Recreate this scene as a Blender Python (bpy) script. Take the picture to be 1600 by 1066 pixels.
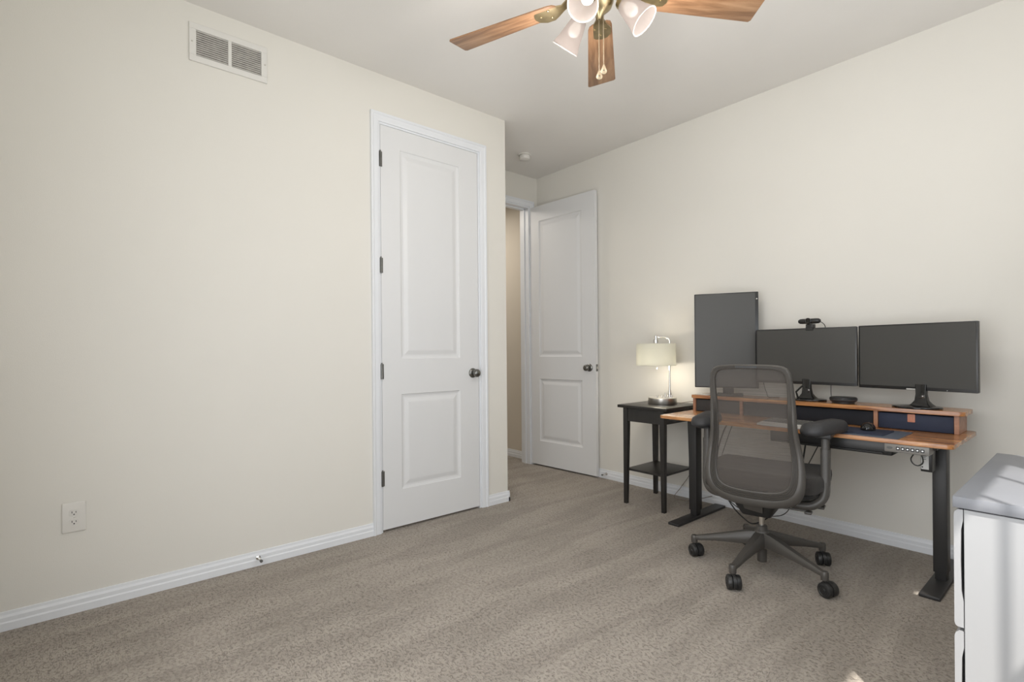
import bpy, bmesh, math, random
from mathutils import Vector, Matrix
random.seed(7)
R = math.radians
PI = math.pi
S = bpy.context.scene
C = S.collection
for o in list(bpy.data.objects): bpy.data.objects.remove(o)

# ------------------------------------------------------------------ room dimensions (metres)
LX, RY, H = -2.83, 3.402, 2.76        # closet wall plane x, desk wall plane y, ceiling height
WX, NY = 0.45, -0.36                  # window wall plane x, wall behind the camera
AX, CY = -3.60, 2.362                 # entry door wall plane x, outside corner y

# ------------------------------------------------------------------ camera
cam = bpy.data.cameras.new('camera'); co = bpy.data.objects.new('camera', cam); C.objects.link(co)
cam.sensor_width = 36; cam.lens = 793.3 / 1600 * 36; cam.clip_start = 0.02
cam.shift_y = 16.2 / 1600
co.matrix_world = Matrix.Translation((0, 0, 1.085)) @ Matrix.Rotation(R(49.54), 4, 'Z') @ Matrix.Rotation(R(90), 4, 'X') @ Matrix.Rotation(R(-.457), 4, 'Z')
S.camera = co

# ------------------------------------------------------------------ world, sun, window and fill light, exposure
S.view_settings.view_transform = 'Standard'; S.view_settings.look = 'None'
S.view_settings.gamma = 1; S.view_settings.use_curve_mapping = False
S.view_settings.exposure = -0.05
w = bpy.data.worlds.new('sky'); S.world = w; w.use_nodes = True
bg = w.node_tree.nodes['Background']; bg.inputs[0].default_value = (.62, .78, 1, 1); bg.inputs[1].default_value = 1.0
def lamp(name, kind, energy, color=(1, 1, 1), loc=(0, 0, 0), **k):
    l = bpy.data.lights.new(name, kind); l.energy = energy; l.color = color
    for a, v in k.items(): setattr(l, a, v)
    o = bpy.data.objects.new(name, l); C.objects.link(o); o.location = loc
    return o
sun = lamp('sun', 'SUN', 7.5, (1, .95, .88), angle=R(.6))
sun.rotation_euler = Vector((-.492, .53, -1)).to_track_quat('-Z', 'Y').to_euler()
a = lamp('window_daylight', 'AREA', 12, (.94, .97, 1), (WX - .04, 1.75, 1.45), shape='RECTANGLE', size=1.5, size_y=1.15)
a.rotation_euler = (0, R(90), 0); a.data.size, a.data.size_y = 1.15, 1.5
b = lamp('near_wall_fill', 'AREA', 40, (.95, .97, 1), (-.60, NY + .05, 1.08), shape='RECTANGLE', size=1.6, size_y=1.95)  # added fill behind the camera, not daylight from a known window
b.rotation_euler = (R(90), 0, 0)
b.rotation_euler = (R(90), 0, R(0))
g = lamp('ceiling_fill', 'AREA', 19, (.99, .99, 1), (WX - .05, 1.5, 1.6)); g.data.shape = 'RECTANGLE'; g.data.size, g.data.size_y = 1.0, 1.6  # added fill tilted up beside the window to brighten the ceiling
g.rotation_euler = (0, R(160), 0)
hl = lamp('hall_fill', 'AREA', 14, (1, .93, .84), (-4.3, 2.6, 2.6), shape='DISK', size=.4)  # added unseen fill to brighten the hall, no fitting there

# ------------------------------------------------------------------ materials
def nt(name):
    m = bpy.data.materials.new(name); m.use_nodes = True
    n = m.node_tree; return m, n, n.nodes, n.links, n.nodes['Principled BSDF']
def mat(name, col, rough=.5, metal=0, bump=0, bscale=200, vary=0, vscale=3, spec=.5, coat=0, sheen=0, stretch=None):
    m, n, N, L, p = nt(name)
    p.inputs['Base Color'].default_value = (*col, 1); p.inputs['Roughness'].default_value = rough
    p.inputs['Metallic'].default_value = metal; p.inputs['Specular IOR Level'].default_value = spec
    p.inputs['Coat Weight'].default_value = coat; p.inputs['Sheen Weight'].default_value = sheen
    tc = N.new('ShaderNodeTexCoord')
    src = tc.outputs['Object']
    if stretch:
        mp = N.new('ShaderNodeMapping'); mp.inputs['Scale'].default_value = stretch; L.new(src, mp.inputs[0]); src = mp.outputs[0]
    if bump:
        t = N.new('ShaderNodeTexNoise'); t.inputs['Scale'].default_value = bscale; t.inputs['Detail'].default_value = 3
        L.new(src, t.inputs[0]); bp = N.new('ShaderNodeBump'); bp.inputs['Strength'].default_value = bump; bp.inputs['Distance'].default_value = .002
        L.new(t.outputs[0], bp.inputs['Height']); L.new(bp.outputs[0], p.inputs['Normal'])
    if vary:
        t = N.new('ShaderNodeTexNoise'); t.inputs['Scale'].default_value = vscale; t.inputs['Detail'].default_value = 4
        L.new(src, t.inputs[0]); r = N.new('ShaderNodeValToRGB')
        r.color_ramp.elements[0].position = .3; r.color_ramp.elements[1].position = .7
        r.color_ramp.elements[0].color = (*[c * (1 - vary) for c in col], 1); r.color_ramp.elements[1].color = (*[min(1, c * (1 + vary)) for c in col], 1)
        L.new(t.outputs[0], r.inputs[0]); L.new(r.outputs[0], p.inputs['Base Color'])
    return m
M = {}
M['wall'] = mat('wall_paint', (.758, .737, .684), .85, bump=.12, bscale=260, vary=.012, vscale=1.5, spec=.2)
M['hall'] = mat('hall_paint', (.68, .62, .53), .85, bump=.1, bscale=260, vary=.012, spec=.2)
M['ceil'] = mat('ceiling_paint', (.80, .78, .75), .9, bump=.2, bscale=180, vary=.012, spec=.15)
M['white'] = mat('white_trim_paint', (.78, .80, .83), .38, bump=.03, bscale=60, vary=.01)
M['door'] = mat('white_door_paint', (.74, .745, .75), .42, bump=.05, bscale=90, vary=.01, stretch=(1, 1, .2))
M['plate'] = mat('ivory_plastic', (.72, .70, .66), .35, vary=.01)
M['vent'] = mat('vent_enamel', (.74, .725, .69), .4, vary=.01)
M['dust'] = mat('vent_dark', (.30, .275, .25), .9, vary=.4, vscale=40)
M['nickel'] = mat('dark_nickel', (.20, .20, .19), .28, 1, vary=.1, vscale=30)
M['steel'] = mat('brushed_steel', (.66, .64, .60), .32, 1, vary=.08, vscale=14, stretch=(1, 1, .05))
M['chrome'] = mat('chrome', (.75, .74, .72), .12, 1, vary=.02)
M['brass'] = mat('antique_brass', (.42, .34, .20), .32, 1, vary=.15, vscale=25)
M['black'] = mat('black_plastic', (.018, .018, .018), .38, vary=.1, vscale=20)
M['gloss'] = mat('gloss_black_plastic', (.010, .010, .010), .10, vary=.05)
M['screen'] = mat('dark_screen', (.052, .051, .047), .42, vary=.03, vscale=2, spec=.5)
M['bezel'] = mat('monitor_bezel', (.018, .018, .018), .3, vary=.05)
M['desk_steel'] = mat('black_steel', (.026, .025, .025), .45, bump=.1, bscale=400, vary=.06)
M['espresso'] = mat('espresso_wood', (.020, .018, .016), .36, bump=.08, bscale=60, vary=.2, vscale=8, stretch=(6, 6, .6))
M['chair'] = mat('charcoal_nylon', (.072, .066, .059), .40, bump=.08, bscale=500, vary=.04)
M['fabric'] = mat('charcoal_fabric', (.038, .034, .031), .95, bump=.6, bscale=700, vary=.12, vscale=60, sheen=.1)
M['pad'] = mat('soft_black_pad', (.032, .032, .034), .55, bump=.1, bscale=300, vary=.1, vscale=12)
M['navy'] = mat('navy_fabric', (.016, .024, .052), .65, bump=.5, bscale=500, vary=.15, vscale=12)
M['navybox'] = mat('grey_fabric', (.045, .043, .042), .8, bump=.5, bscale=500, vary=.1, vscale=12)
M['mat'] = mat('slate_desk_mat', (.085, .105, .14), .5, bump=.2, bscale=500, vary=.06)
M['shade_fill'] = mat('shade_fill_black', (.010, .011, .016), .85, bump=.4, bscale=400, vary=.2, vscale=10)
M['leather'] = mat('tan_leather', (.48, .20, .13), .55, bump=.3, bscale=200, vary=.1, vscale=30)
M['silver'] = mat('silver_plastic', (.56, .55, .52), .35, vary=.02)
M['key'] = mat('key_plastic', (.10, .10, .095), .5, vary=.03)
M['grey_panel'] = mat('grey_control_plastic', (.20, .19, .175), .4, vary=.03)
M['label'] = mat('white_label', (.62, .62, .60), .5, vary=.02)
M['slab'] = mat('grey_laminate', (.20, .208, .23), .42, vary=.03, vscale=6)
M['cabinet'] = mat('white_lacquer', (.33, .335, .345), .35, vary=.01)
M['cord_tan'] = mat('tan_cord', (.22, .18, .14), .6, vary=.05)
M['added_curtain'] = mat('added_curtain_cloth', (.42, .42, .42), .9, bump=.2, bscale=300, vary=.05)
M['chain'] = mat('chain_metal', (.26, .21, .14), .45, .3, vary=.03)
M['grass'] = mat('grass', (.10, .14, .05), .95, bump=.5, bscale=20, vary=.3, vscale=.8)

def wood(name, c1, c2, c3, rough, axis, scale, coat=.0):
    """boards with grain running along `axis`"""
    m, n, N, L, p = nt(name)
    tc = N.new('ShaderNodeTexCoord'); mp = N.new('ShaderNodeMapping')
    sc = [scale] * 3; sc[axis] = scale * .09; mp.inputs['Scale'].default_value = sc
    L.new(tc.outputs['Object'], mp.inputs[0])
    t = N.new('ShaderNodeTexNoise'); t.inputs['Scale'].default_value = 1; t.inputs['Detail'].default_value = 8; t.inputs['Roughness'].default_value = .62; t.inputs['Distortion'].default_value = .8
    L.new(mp.outputs[0], t.inputs[0])
    r = N.new('ShaderNodeValToRGB'); e = r.color_ramp.elements
    e[0].position = .33; e[0].color = (*c1, 1); e[1].position = .68; e[1].color = (*c3, 1)
    k = e.new(.5); k.color = (*c2, 1)
    L.new(t.outputs[0], r.inputs[0]); L.new(r.outputs[0], p.inputs['Base Color'])
    p.inputs['Roughness'].default_value = rough; p.inputs['Coat Weight'].default_value = coat; p.inputs['Coat Roughness'].default_value = .2
    bp = N.new('ShaderNodeBump'); bp.inputs['Strength'].default_value = .12; bp.inputs['Distance'].default_value = .001
    L.new(t.outputs[0], bp.inputs['Height']); L.new(bp.outputs[0], p.inputs['Normal'])
    return m
M['desk_wood'] = wood('rustic_brown_wood', (.16, .052, .018), (.46, .20, .070), (.70, .37, .14), .26, 0, 30, .35)
M['edge_wood'] = wood('rustic_edge_band', (.26, .12, .07), (.36, .175, .10), (.42, .22, .13), .4, 0, 26)
M['blade_wood'] = wood('fan_blade_wood', (.17, .085, .042), (.31, .17, .088), (.42, .25, .14), .42, 0, 30)

def carpet():
    m, n, N, L, p = nt('loop_carpet')
    tc = N.new('ShaderNodeTexCoord')
    def mapping(rot, sc):
        q = N.new('ShaderNodeMapping'); q.inputs['Rotation'].default_value = (0, 0, rot); q.inputs['Scale'].default_value = sc
        L.new(tc.outputs['Object'], q.inputs[0]); return q.outputs[0]
    def noise(src, s, d=3, dist=0):
        t = N.new('ShaderNodeTexNoise'); t.inputs['Scale'].default_value = s; t.inputs['Detail'].default_value = d; t.inputs['Distortion'].default_value = dist
        L.new(src, t.inputs[0]); return t.outputs[0]
    def ramp(src, a, b, ca, cb):
        r = N.new('ShaderNodeValToRGB'); r.color_ramp.elements[0].position = a; r.color_ramp.elements[1].position = b
        r.color_ramp.elements[0].color = (*ca, 1); r.color_ramp.elements[1].color = (*cb, 1); L.new(src, r.inputs[0]); return r.outputs[0]
    def mix(f, a_, b_, mode='MULTIPLY'):
        x = N.new('ShaderNodeMix'); x.data_type = 'RGBA'; x.blend_type = mode; x.inputs[0].default_value = f
        L.new(a_, x.inputs[6]); L.new(b_, x.inputs[7]); return x.outputs[2]
    # woven dashes: two sets of short grooves, picked by a blotchy mask
    v1 = N.new('ShaderNodeTexVoronoi'); v1.feature = 'DISTANCE_TO_EDGE'; v1.inputs['Scale'].default_value = 1; v1.inputs['Randomness'].default_value = .8
    L.new(mapping(R(4), (54, 136, 1)), v1.inputs[0])
    v2 = N.new('ShaderNodeTexVoronoi'); v2.feature = 'DISTANCE_TO_EDGE'; v2.inputs['Scale'].default_value = 1; v2.inputs['Randomness'].default_value = .8
    L.new(mapping(R(-6), (136, 54, 1)), v2.inputs[0])
    msk = ramp(noise(mapping(0, (1, 1, 1)), 2.2, 2), .50, .62, (0, 0, 0), (1, 1, 1))
    g1 = ramp(v1.outputs[0], .02, .15, (0, 0, 0), (1, 1, 1)); g2 = ramp(v2.outputs[0], .02, .15, (0, 0, 0), (1, 1, 1))
    mm = N.new('ShaderNodeMix'); mm.data_type = 'RGBA'; L.new(msk, mm.inputs[0]); L.new(g1, mm.inputs[6]); L.new(g2, mm.inputs[7])
    brk = ramp(noise(mapping(0, (1, 1, 1)), 75, 2), .42, .56, (0, 0, 0), (1, 1, 1))
    mx_ = N.new('ShaderNodeMix'); mx_.data_type = 'RGBA'; mx_.blend_type = 'LIGHTEN'; mx_.inputs[0].default_value = 1
    L.new(mm.outputs[2], mx_.inputs[6]); L.new(brk, mx_.inputs[7]); g = mx_.outputs[2]
    fib = noise(mapping(0, (1, 1, 1)), 420, 2)
    base = ramp(fib, .25, .75, (.34, .30, .257), (.53, .475, .415))
    groove = ramp(g, 0, 1, (.46, .44, .42), (1, 1, 1))
    c = mix(.75, base, groove)
    # pile brushed in different directions (vacuum strokes)
    st = ramp(noise(mapping(R(6), (7.5, 1.3, 1)), 1, 3, .5), .42, .58, (.84, .835, .83), (1.0, 1.0, 1.0))
    st2 = ramp(noise(mapping(R(-20), (1.2, 2.0, 1)), 1, 3, .4), .35, .65, (.90, .90, .89), (1, 1, 1))
    c = mix(1, c, st); c = mix(1, c, st2)
    L.new(c, p.inputs['Base Color']); p.inputs['Roughness'].default_value = 1; p.inputs['Specular IOR Level'].default_value = .05
    p.inputs['Sheen Weight'].default_value = .15
    ad = N.new('ShaderNodeMath'); ad.operation = 'MULTIPLY_ADD'; L.new(fib, ad.inputs[0]); ad.inputs[1].default_value = .6
    L.new(g, ad.inputs[2])
    bp = N.new('ShaderNodeBump'); bp.inputs['Strength'].default_value = .65; bp.inputs['Distance'].default_value = .004
    L.new(ad.outputs[0], bp.inputs['Height']); L.new(bp.outputs[0], p.inputs['Normal'])
    return m
M['carpet'] = carpet()

def mesh_fabric():
    m, n, N, L, p = nt('open_mesh_fabric')
    p.inputs['Base Color'].default_value = (.105, .091, .080, 1); p.inputs['Roughness'].default_value = .75
    tc = N.new('ShaderNodeTexCoord'); mp = N.new('ShaderNodeMapping'); mp.inputs['Scale'].default_value = (3, 3, 260)
    L.new(tc.outputs['Object'], mp.inputs[0]); t = N.new('ShaderNodeTexNoise'); t.inputs['Scale'].default_value = 1; t.inputs['Detail'].default_value = 2
    L.new(mp.outputs[0], t.inputs[0]); mr = N.new('ShaderNodeMapRange'); mr.inputs[1].default_value = .3; mr.inputs[2].default_value = .7
    mr.inputs[3].default_value = .56; mr.inputs[4].default_value = .70
    L.new(t.outputs[0], mr.inputs[0])
    tr = N.new('ShaderNodeBsdfTransparent'); mx = N.new('ShaderNodeMixShader')
    L.new(mr.outputs[0], mx.inputs[0]); L.new(tr.outputs[0], mx.inputs[1]); L.new(p.outputs[0], mx.inputs[2])
    L.new(mx.outputs[0], N['Material Output'].inputs[0])
    return m
M['mesh'] = mesh_fabric()
def glow_mat(name, diff, trans, mixf, em, es, clear=0):
    m, n, N, L, p = nt(name)
    N.remove(p)
    d = N.new('ShaderNodeBsdfDiffuse'); d.inputs[0].default_value = (*diff, 1)
    t = N.new('ShaderNodeBsdfTranslucent'); t.inputs[0].default_value = (*trans, 1)
    x = N.new('ShaderNodeMixShader'); x.inputs[0].default_value = mixf; L.new(d.outputs[0], x.inputs[1]); L.new(t.outputs[0], x.inputs[2])
    out = x.outputs[0]
    if clear:
        q = N.new('ShaderNodeBsdfTransparent'); x2 = N.new('ShaderNodeMixShader'); x2.inputs[0].default_value = clear
        L.new(out, x2.inputs[1]); L.new(q.outputs[0], x2.inputs[2]); out = x2.outputs[0]
    if es:
        e = N.new('ShaderNodeEmission'); e.inputs[0].default_value = (*em, 1); e.inputs[1].default_value = es
        ad = N.new('ShaderNodeAddShader'); L.new(out, ad.inputs[0]); L.new(e.outputs[0], ad.inputs[1]); out = ad.outputs[0]
    L.new(out, N['Material Output'].inputs[0]); return m
M['linen'] = glow_mat('lit_linen_shade', (.82, .81, .72), (.62, .62, .58), .5, (1, .93, .76), .04)
M['frost'] = glow_mat('frosted_glass', (.17, .15, .14), (.17, .14, .125), .45, (1, .86, .77), .24, .26)
M['rim'] = glow_mat('glass_rim', (.40, .38, .36), (.4, .37, .35), .4, (1, .9, .8), .12)
def emit(name, col, s):
    m, n, N, L, p = nt(name); p.inputs['Base Color'].default_value = (.9, .9, .9, 1)
    p.inputs['Emission Color'].default_value = (*col, 1); p.inputs['Emission Strength'].default_value = s; return m
M['bulb'] = emit('lit_bulb', (1, .93, .82), 4)
M['led'] = emit('panel_led', (1, 1, 1), .5)
def glass_mat():
    m, n, N, L, p = nt('window_glass'); N.remove(p)
    t = N.new('ShaderNodeBsdfTransparent'); g = N.new('ShaderNodeBsdfGlossy'); g.inputs[1].default_value = .02
    x = N.new('ShaderNodeMixShader'); x.inputs[0].default_value = .06
    L.new(t.outputs[0], x.inputs[1]); L.new(g.outputs[0], x.inputs[2]); L.new(x.outputs[0], N['Material Output'].inputs[0]); return m
M['glass'] = glass_mat()

# ------------------------------------------------------------------ mesh helpers
def B(): return bmesh.new()
def box(bm, lo, hi, bev=0, seg=2):
    v = [bm.verts.new((x, y, z)) for x in (lo[0], hi[0]) for y in (lo[1], hi[1]) for z in (lo[2], hi[2])]
    fs = [bm.faces.new([v[i] for i in q]) for q in ((0, 1, 3, 2), (4, 6, 7, 5), (0, 4, 5, 1), (2, 3, 7, 6), (0, 2, 6, 4), (1, 5, 7, 3))]
    if bev:
        es = {e for f in fs for e in f.edges}
        bmesh.ops.bevel(bm, geom=list(es), offset=bev, segments=seg, profile=.5, affect='EDGES')
    return bm
def loft(bm, rings, caps=True, closed=True):
    rr = [[bm.verts.new(p) for p in r] for r in rings]
    n = len(rr[0])
    for a_, b_ in zip(rr, rr[1:]):
        for i in range(n if closed else n - 1):
            j = (i + 1) % n; bm.faces.new((a_[i], a_[j], b_[j], b_[i]))
    if caps: bm.faces.new(rr[0][::-1]); bm.faces.new(rr[-1])
    return rr
def frame_of(d):
    d = d.normalized(); u = d.orthogonal().normalized(); return u, d.cross(u)
def tube(bm, pts, r, n=10, caps=True):
    pts = [Vector(p) for p in pts]; rs = r if isinstance(r, (list, tuple)) else [r] * len(pts)
    t0 = (pts[1] - pts[0]).normalized(); u, v = frame_of(t0); rings = []
    for i, p in enumerate(pts):
        t = ((pts[min(i + 1, len(pts) - 1)] - pts[max(i - 1, 0)])).normalized()
        q = t0.rotation_difference(t); u = q @ u; v = q @ v; t0 = t
        rings.append([p + (u * math.cos(2 * PI * k / n) + v * math.sin(2 * PI * k / n)) * rs[i] for k in range(n)])
    loft(bm, rings, caps)
def smooth_path(pts, k=6):
    P = [Vector(p) for p in pts]; P = [P[0] * 2 - P[1]] + P + [P[-1] * 2 - P[-2]]; out = []
    for i in range(1, len(P) - 2):
        for j in range(k):
            t = j / k; a_, b_, c, d = P[i - 1:i + 3]
            out.append(.5 * ((2 * b_) + (c - a_) * t + (2 * a_ - 5 * b_ + 4 * c - d) * t * t + (3 * b_ - a_ - 3 * c + d) * t ** 3))
    out.append(P[-2]); return out
def lathe(bm, prof, o=(0, 0, 0), axis=(0, 0, 1), n=24, caps=True):
    ax = Vector(axis).normalized(); u, v = frame_of(ax); o = Vector(o)
    if abs(ax.z) > .999: u, v = Vector((1, 0, 0)), Vector((0, 1, 0)) * (1 if ax.z > 0 else -1)
    loft(bm, [[o + ax * h + (u * math.cos(2 * PI * k / n) + v * math.sin(2 * PI * k / n)) * max(r, 1e-4) for k in range(n)] for r, h in prof], caps)
def prism(bm, poly, d, bev=0):
    """poly: list of 3D points, extruded by vector d"""
    d = Vector(d); a_ = [bm.verts.new(p) for p in poly]; b_ = [bm.verts.new(Vector(p) + d) for p in poly]; n = len(poly)
    fs = [bm.faces.new(a_[::-1]), bm.faces.new(b_)]
    for i in range(n): fs.append(bm.faces.new((a_[i], a_[(i + 1) % n], b_[(i + 1) % n], b_[i])))
    if bev:
        es = {e for f in fs[:2] for e in f.edges}
        bmesh.ops.bevel(bm, geom=list(es), offset=bev, segments=2, profile=.5, affect='EDGES')
def rrect(x0, x1, y0, y1, r, n=5):
    out = []
    for cx, cy, a0 in ((x1 - r, y1 - r, 0), (x0 + r, y1 - r, 90), (x0 + r, y0 + r, 180), (x1 - r, y0 + r, 270)):
        for k in range(n + 1): a_ = R(a0 + 90 * k / n); out.append((cx + r * math.cos(a_), cy + r * math.sin(a_)))
    return out
def pillow(bm, x0, x1, y0, y1, z0, z1, r=.04, e=.02, n=6):
    """rounded slab: rounded in plan by r and over its edges by e"""
    rings = []; mz = e
    for k in range(n + 1):
        t = k / n * PI / 2; ins = e * (1 - math.sin(t)); rings.append([(x, y, z0 + e * (1 - math.cos(t))) for x, y in rrect(x0 + ins, x1 - ins, y0 + ins, y1 - ins, max(r - ins, .003))])
    for k in range(n + 1):
        t = k / n * PI / 2; ins = e * (1 - math.cos(t)); rings.append([(x, y, z1 - e + e * math.sin(t)) for x, y in rrect(x0 + ins, x1 - ins, y0 + ins, y1 - ins, max(r - ins, .003))])
    loft(bm, rings)

bpy.context.view_layer.update()
def obj(name, bm, m, parent=None, smooth=True, angle=35, label=None):
    """link a bmesh given in the parent's own frame (or world for top-level) as ONE object"""
    bmesh.ops.recalc_face_normals(bm, faces=bm.faces)
    me = bpy.data.meshes.new(name); bm.to_mesh(me); bm.free()
    if smooth and me.polygons:
        me.polygons.foreach_set('use_smooth', [True] * len(me.polygons)); me.set_sharp_from_angle(angle=R(angle))
    me.materials.append(M[m] if isinstance(m, str) else m)
    o = bpy.data.objects.new(name, me); C.objects.link(o)
    if parent: o.parent = parent
    if label: o['label'] = label
    return o
def struct(name, bm, m, parent=None, **k):
    o = obj(name, bm, m, parent, **k)
    if not parent: o['kind'] = 'structure'
    return o
def thing(name, label, cat, loc=(0, 0, 0), rz=0, group=None):
    o = bpy.data.objects.new(name, None); C.objects.link(o); o.location = loc; o.rotation_euler = (0, 0, rz)
    o.empty_display_size = .05
    o['label'] = label; o['category'] = cat
    if group: o['group'] = group
    return o
def tag(o, label, cat, group=None):
    o['label'] = label; o['category'] = cat
    if group: o['group'] = group
    return o
def wbox(name, lo, hi, m, bev=0, parent=None, **k):
    bm = B(); box(bm, lo, hi, bev); return obj(name, bm, m, parent, **k)
def origin(o, p):
    """move a top-level mesh's origin to p without moving it"""
    p = Vector(p); o.data.transform(Matrix.Translation(-p)); o.location = p; return o

# ------------------------------------------------------------------ room shell
T = .12
def slab(name, boxes, m):
    bm = B()
    for lo, hi in boxes: box(bm, lo, hi)
    return struct(name, bm, m, smooth=False)
slab('floor', [((-5.6, NY - T, -.12), (WX + T, RY + T, 0))], 'carpet')
slab('ceiling', [((-5.6, NY - T, H), (WX + T, RY + T, H + .12))], 'ceil')
D0, D1, DT = 1.372, 2.124, 2.472       # closet door rough opening y0, y1, top
slab('wall_left', [((LX - T, NY - T, 0), (LX, D0, H)), ((LX - T, D1, 0), (LX, CY, H)), ((LX - T, D0, DT), (LX, D1, H))], 'wall')
slab('wall_return', [((AX - T, CY - T, 0), (LX - T, CY, H))], 'wall')
slab('wall_right', [((AX - T, RY, 0), (WX + T, RY + T, H))], 'wall')
E0, E1 = 2.52, 3.30                    # entry door opening y0, y1
slab('wall_entry', [((AX - T, CY, 0), (AX, E0, H)), ((AX - T, E1, 0), (AX, RY, H)), ((AX - T, E0, DT), (AX, E1, H))], 'wall')
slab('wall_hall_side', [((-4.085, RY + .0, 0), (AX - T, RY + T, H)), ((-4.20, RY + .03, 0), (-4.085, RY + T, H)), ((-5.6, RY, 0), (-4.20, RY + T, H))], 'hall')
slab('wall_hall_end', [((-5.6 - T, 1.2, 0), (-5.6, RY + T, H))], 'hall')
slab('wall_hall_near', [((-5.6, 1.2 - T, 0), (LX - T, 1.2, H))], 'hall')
# window wall with two glazed openings
W1 = (.34, 2.40); WZ = (.86, 2.288)
slab('wall_window', [((WX, NY - T, 0), (WX + T, W1[0], H)), ((WX, W1[1], 0), (WX + T, RY + T, H)),
     ((WX, W1[0], 0), (WX + T, W1[1], WZ[0])), ((WX, W1[0], WZ[1]), (WX + T, W1[1], H))], 'wall')
N1 = (-1.45, .25)
slab('wall_near', [((LX - T, NY - T, 0), (N1[0], NY, H)), ((N1[1], NY - T, 0), (WX, NY, H)),
     ((N1[0], NY - T, 0), (N1[1], NY, .08)), ((N1[0], NY - T, 2.1), (N1[1], NY, H))], 'wall')
slab('trim_ground_outside', [((WX + T + .02, -8, -.6), (14, 12, -.4)), ((-9, -14, -.6), (WX + T + .02, NY - T - .02, -.4))], 'grass')

def window(name, fixed, axis, u0, u1, z0, z1, bars, sign):
    """sash frame, muntins and glass; axis 0: plane x=fixed spanning y; axis 1: plane y=fixed spanning x"""
    r = thing(name, '', 'window', (0, 0, 0)); del r['label']; del r['category']; r['kind'] = 'structure'
    def bx(bm, a0, a1, c0, c1, d0, d1):
        if axis == 0: box(bm, (fixed + d0, a0, c0), (fixed + d1, a1, c1))
        else: box(bm, (a0, fixed + d0, c0), (a1, fixed + d1, c1))
    d = (.03, .08) if sign > 0 else (-.08, -.03)
    bm = B(); f = .03
    bx(bm, u0 - .0, u0 + f, z0, z1, *d); bx(bm, u1 - f, u1, z0, z1, *d); bx(bm, u0 + f, u1 - f, z0, z0 + f, *d); bx(bm, u0 + f, u1 - f, z1 - .003, z1, *d)
    obj('window_frame', bm, 'white', r, smooth=False)
    zm = (z0 + z1) / 2
    bm = B(); bx(bm, u0 + f, u1 - f, zm - .02, zm + .02, *d); obj('meeting_rail', bm, 'white', r, smooth=False)
    for q in bars:
        bm = B(); bx(bm, q - .007, q + .007, z0 + f, z1 - .004, d[0] + .02, d[1] - .018); obj('muntin', bm, 'white', r, smooth=False)
    bm = B(); bx(bm, u0 + f, u1 - f, z0 + f, z1, d[0] + .024, d[0] + .028); obj('pane', bm, 'glass', r, smooth=False)
    return r
window('window_1', WX, 0, .34, 1.49, WZ[0], WZ[1], (.64, .929, 1.218), 1)
window('window_2', WX, 0, 1.59, 2.40, WZ[0], WZ[1], (2.0,), 1)
bm = B(); box(bm, (WX + .035, 1.4895, WZ[0]), (WX + .075, 1.5905, WZ[1])); struct('trim_6', bm, 'white', smooth=False)
window('added_window', NY, 1, N1[0], N1[1], .08, 2.1, (-1.03, -.6, -.17), -1)  # made-up window behind the camera, added to carry the fill light
bm = B(); box(bm, (N1[0] + .002, NY - .022, .082), (N1[1] - .002, NY - .018, 2.06)); tube(bm, [(N1[0] + .01, NY - .03, 2.075), (N1[1] - .01, NY - .03, 2.075)], .02, 12)  # unseen blind, added so no sun enters behind the camera
tag(origin(obj('added_blind', bm, 'label'), (-.6, NY - .02, .082)), 'white roller blind added to stop sun at the made-up window behind the camera', 'blind')
# unseen drape added to cut the sun through the far half of window_2
bm = B(); ring = []
pts = [(1.80 + .62 * i / 40, .02 * math.sin(i * 1.25)) for i in range(41)]
loft(bm, [[(WX - .035 + dx, y, z) for y, dx in pts] + [(WX - .032 + dx, y, z) for y, dx in pts[::-1]] for z in (.5, 1.2, 2.36)])
tag(origin(obj('added_curtain', bm, 'added_curtain'), (WX - .03, 2.0, .5)), 'grey drape added out of view to cut the sun beside the dresser', 'added_curtain')

# baseboards: stepped profile (depth, height)
BP = [(0, 0), (.013, 0), (.013, .030), (.010, .036), (.010, .052), (.006, .062), (.005, .072), (0, .074)]
def baseboard(name, a_, b_, nrm, m='white'):
    """from a to b on the floor, nrm is the unit vector into the room"""
    a_, b_, nrm = Vector((*a_, 0)), Vector((*b_, 0)), Vector((*nrm, 0))
    bm = B(); poly = [a_ + nrm * d + Vector((0, 0, h)) for d, h in BP]; prism(bm, poly, b_ - a_)
    return struct(name, bm, m, smooth=False)
baseboard('baseboard_left', (LX, NY), (LX, 1.322), (1, 0))
baseboard('baseboard_left_end', (LX, 2.178), (LX, CY + .013), (1, 0))
baseboard('baseboard_return', (LX + .013, CY), (AX, CY), (0, 1))
baseboard('baseboard_right', (-3.52, RY), (WX, RY), (0, -1))
baseboard('baseboard_window', (WX, NY), (WX, RY), (-1, 0))
baseboard('baseboard_near', (LX, NY), (WX, NY), (0, 1))
baseboard('baseboard_hall', (-4.085, RY), (AX - T, RY), (0, -1))

# door casings (moulded: thick outer edge, thin inner edge)
def casing(name, wallx, y0, y1, top, wd=.052, side=1):
    bm = B()
    def leg(poly, d): prism(bm, poly, d)
    prof = [(0, 0), (0, .009), (.012, .012), (.034, .013), (.040, .018), (wd, .018), (wd, 0)]   # (distance from opening, depth)
    s = side
    # three lengths with mitred ends
    L0 = [[(wallx + s * d, y0 - q, 0) for q, d in prof], [(wallx + s * d, y0 - q, top + q) for q, d in prof],
          [(wallx + s * d, y1 + q, top + q) for q, d in prof], [(wallx + s * d, y1 + q, 0) for q, d in prof]]
    loft(bm, L0)
    return struct(name, bm, 'white', smooth=False)
casing('trim_1', LX, D0, D1, DT)
casing('trim_2', AX, E0, E1, DT)
casing('trim_3', AX - T, E0, E1, DT, side=-1)
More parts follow.
